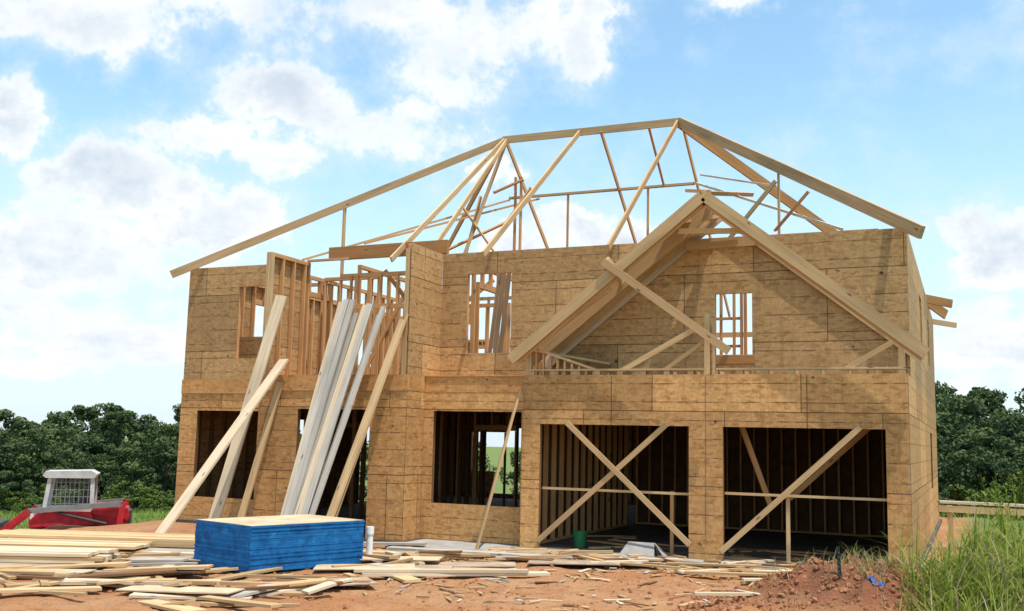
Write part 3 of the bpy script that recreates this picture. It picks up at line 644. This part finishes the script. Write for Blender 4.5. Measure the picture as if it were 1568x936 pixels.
for az in list(np.arange(-66,-37,1.5))+list(np.arange(-4,22,1.6)):
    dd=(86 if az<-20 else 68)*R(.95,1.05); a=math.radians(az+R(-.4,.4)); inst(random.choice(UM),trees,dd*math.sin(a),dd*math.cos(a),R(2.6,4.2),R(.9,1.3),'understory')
for i in range(60):
    az=R(-60,-38) if i<25 else R(-3,12); dd=R(76,84) if i<25 else R(38,60); a=math.radians(az)
    inst(random.choice(BM),shrubs,dd*math.sin(a),dd*math.cos(a),R(1.0,2.4),R(1,1.5),'shrub')
for x,y,h in((2.4,27,1.6),(3.0,30,1.9),(1.8,34,2.0),(2.9,36,2.4),(.9,38,2.0)): inst(random.choice(BM),shrubs,x,y,h,.9,'shrub')
def blades(name,pts,hmin,hmax,wd,mats,lean=.5,seg=3):
    s=MB()
    for x,y in pts:
        z=hgt(x,y)-.02; h=R(hmin,hmax)*random.choice((.6,.8,1,1)); a=R(0,6.28); l=R(.1,1)*lean; k=random.choice(mats); r=random.random()
        dx,dy=math.cos(a),math.sin(a); px,py=-dy,dx; prev=None
        for i in range(seg+1):
            t=i/seg; w=wd*(1-t)**.7*.5+.0004; cx=x+dx*l*h*t*t; cy=y+dy*l*h*t*t; cz=z+h*t*(1-.35*l*t)
            cur=((cx-px*w,cy-py*w,cz),(cx+px*w,cy+py*w,cz))
            if prev: s.quad([prev[0],prev[1],cur[1],cur[0]],[(0,0)]*4,k,r)
            prev=cur
    return s.build(name)
pts=[]; tuft=[(R(-.7,2.6),12.2+random.gauss(0,1.0)) for _ in range(120)]
while len(pts)<6500:
    if random.random()<.65: t_=random.choice(tuft); x,y=t_[0]+random.gauss(0,.07),t_[1]+random.gauss(0,.07)
    else: x,y=R(-.9,2.6),12.2+random.gauss(0,1.0)
    if random.random()<min(1,max(0,(x+.8)/.9)): pts.append((x,y))
blades('foreground_grass',pts,.22,.80,.018,['grass','grass','grass','grass','grass','dry'],1.2,4)
pts=[(random.gauss(-1.05,.22),random.gauss(12.5,.3)) for _ in range(420)]+[(R(-2.4,-.5),12.5+random.gauss(0,.5)) for _ in range(160)]
blades('dry_grass_tuft',pts,.1,.3,.008,['dry','dry','grass'],1.0,3)
pts=[]
for i in range(18000):
    if i<12000: a=math.radians(R(-56,-40)); d=R(34,84)
    else: a=math.radians(R(-2.5,8)); d=R(19,50)
    x,y=d*math.sin(a),d*math.cos(a)
    if pad_d(x,y)>.3: pts.append((x,y))
blades('field_grass',pts,.2,.5,.05,['field','field','grass'],.6,2)
def weed(x,y,h):
    s=MB(); z=hgt(x,y)
    for st in range(7):
        a=R(0,6.28); l=R(.05,.3); tip=Vector((x+math.cos(a)*l,y+math.sin(a)*l,z+h*R(.7,1))); b0=Vector((x+R(-.06,.06),y+R(-.06,.06),z))
        cyl(s,b0,tip,.006,.002,'grass',5)
        for j in range(34):
            t=R(.15,1); p=b0.lerp(tip,t); d=Vector((R(-1,1),R(-1,1),R(-.1,.8))).normalized(); L=.14*(1.15-t)*R(.7,1.3)+.03; q=d.cross(Vector((0,0,1))).normalized()*L*.13
            s.quad([p,p+d*L*.5+q,p+d*L,p+d*L*.5-q],[(0,0)]*4,'grass',random.random())
    s.build('tall_weed')
for x,y,h in((.75,14.2,1.7),(.62,14.0,1.3),(.6,15.6,1.6),(.35,13.6,1.2),(.25,17.5,.9),(.5,18.5,1.2),(.5,19.0,1.1)): weed(x,y,h)

# ---------------------------------------------------------------- light, sky
tosun=Vector((.30,-.15,1.0)).normalized()
sl_=bpy.data.lights.new('sun','SUN'); sl_.energy=5.0; sl_.angle=math.radians(.53); sl_.color=(1,.955,.88)
so=bpy.data.objects.new('sun',sl_); scn.collection.objects.link(so); so.rotation_euler=tosun.to_track_quat('Z','Y').to_euler(); so.location=(0,0,50)
w=bpy.data.worlds.new('World'); scn.world=w; w.use_nodes=True; nt=w.node_tree; nt.nodes.clear()
w.cycles.sampling_method='MANUAL'; w.cycles.sample_map_resolution=512
out=N(nt,'ShaderNodeOutputWorld'); bg=N(nt,'ShaderNodeBackground'); link(nt,bg.outputs[0],out.inputs[0]); bg.inputs[1].default_value=.15
sky=N(nt,'ShaderNodeTexSky'); sky.sky_type='NISHITA'; sky.sun_disc=False
sky.sun_elevation=math.asin(tosun.z); sky.sun_rotation=math.atan2(tosun.x,tosun.y); sky.air_density=1.0; sky.dust_density=.8; sky.ozone_density=1.5
tc=N(nt,'ShaderNodeTexCoord').outputs['Generated']; sp=N(nt,'ShaderNodeSeparateXYZ'); link(nt,tc,sp.inputs[0])
az=M(nt,'MULTIPLY',M(nt,'ARCTAN2',sp.outputs[0],sp.outputs[1]),57.2958); el=M(nt,'MULTIPLY',M(nt,'ARCSINE',sp.outputs[2]),57.2958)
cv=N(nt,'ShaderNodeCombineXYZ'); link(nt,az,cv.inputs[0]); link(nt,el,cv.inputs[1])
wob=noise(nt,tc,8,5,.7); wv=N(nt,'ShaderNodeVectorMath',operation='SUBTRACT'); link(nt,wob.outputs['Color'],wv.inputs[0]); wv.inputs[1].default_value=(.5,.5,.5)
wm=N(nt,'ShaderNodeVectorMath',operation='MULTIPLY_ADD'); link(nt,wv.outputs[0],wm.inputs[0]); wm.inputs[1].default_value=(13,7,0); link(nt,cv.outputs[0],wm.inputs[2]); P2=wm.outputs[0]
blobs=[(-47.5,20.8,5.5,2.4,.9),(-39.5,22.5,5,2.0,.65),(-28.7,22,9.5,3.2,1),(-21,22,3.2,3,.9),(-36.5,18,4.5,2.0,.8),(-39.5,15.5,5,1.8,.85),(-29,17,5,2.4,.85),(-44.8,12.8,5,2.2,1),
(-47.5,9.3,8,3.2,.95),(-41,11.6,4.2,2.2,1),(-48,5.0,10,2.6,.72),(-50.5,16,2.2,2,.9),(1.6,9.6,3.2,2.8,1),(1.2,5.2,6,3,.85),(-10.2,24,2.4,1.3,.9),(-18,11.6,5,1.3,.85),(-25,14.5,2,1.2,.8),(-24,10.5,4,1.5,.85)]
acc=None
for a,e,ra,re,wt in blobs:
    n=N(nt,'ShaderNodeVectorMath',operation='MULTIPLY_ADD'); link(nt,P2,n.inputs[0]); n.inputs[1].default_value=(1/ra,1/re,0); n.inputs[2].default_value=(-a/ra,-e/re,0)
    L=N(nt,'ShaderNodeVectorMath',operation='LENGTH'); link(nt,n.outputs[0],L.inputs[0])
    v=mrange(nt,L.outputs['Value'],0.1,1.6,wt,0,True); acc=v if acc is None else M(nt,'MAXIMUM',acc,v)
zz=M(nt,'ADD',M(nt,'ABSOLUTE',sp.outputs[2]),.22); dv=N(nt,'ShaderNodeVectorMath',operation='DIVIDE'); link(nt,tc,dv.inputs[0])
cz=N(nt,'ShaderNodeCombineXYZ'); [link(nt,zz,cz.inputs[i]) for i in range(3)]; link(nt,cz.outputs[0],dv.inputs[1])
f1n=noise(nt,dv.outputs[0],2.6,5,.6,.3); f1=f1n.outputs[0]; f2=noise(nt,tc,15,6,.62).outputs[0]
f1c=N(nt,'ShaderNodeSeparateColor'); link(nt,f1n.outputs['Color'],f1c.inputs[0])
dens=M(nt,'ADD',M(nt,'MULTIPLY',acc,.66),M(nt,'ADD',M(nt,'MULTIPLY',M(nt,'SUBTRACT',f1,.5),.9),M(nt,'MULTIPLY',M(nt,'SUBTRACT',f2,.5),1.0)))
away=M(nt,'MULTIPLY',mrange(nt,f1c.outputs[1],.45,.62,0,.5),mrange(nt,el,26,34,0,1)); dens=M(nt,'ADD',dens,away)
cl=mrange(nt,dens,.22,.48,0,1,True)
thin=mrange(nt,dens,-.10,.38,0,.55,True)
shd=M(nt,'ADD',M(nt,'MULTIPLY',dens,.55),M(nt,'ADD',M(nt,'MULTIPLY',f1c.outputs[2],.45),M(nt,'MULTIPLY',wob.outputs[0],.35)))
cc=mix(nt,mrange(nt,shd,.58,.86),(7.2,7.3,7.4),(4.4,5.1,5.85))
skc=mix(nt,1.0,sky.outputs[0],(1.62,1.84,1.66),'MULTIPLY')
skc=mix(nt,mrange(nt,el,-1,20,.88,0,True),skc,(5.3,6.2,6.85))
col=mix(nt,thin,skc,(5.5,6.35,6.9)); col=mix(nt,cl,col,cc)
link(nt,col,bg.inputs[0])

# ---------------------------------------------------------------- camera
f,th,ph,ro,h=1581.6,.4174,.1308,.0237,1.8756
fw=Vector((-math.sin(th)*math.cos(ph),math.cos(th)*math.cos(ph),math.sin(ph))); r0=Vector((math.cos(th),math.sin(th),0)); u0=r0.cross(fw)
rt=math.cos(ro)*r0+math.sin(ro)*u0; up=-math.sin(ro)*r0+math.cos(ro)*u0
cd=bpy.data.cameras.new('camera'); cam=bpy.data.objects.new('camera',cd); scn.collection.objects.link(cam)
mt=Matrix((rt,up,-fw)).transposed().to_4x4(); mt.translation=(0,0,h); cam.matrix_world=mt
cd.sensor_width=36; cd.lens=36*f/1568; cd.clip_end=6000; cd.clip_start=.1; scn.camera=cam
scn.view_settings.view_transform='Standard'; scn.view_settings.look='None'; scn.view_settings.exposure=0
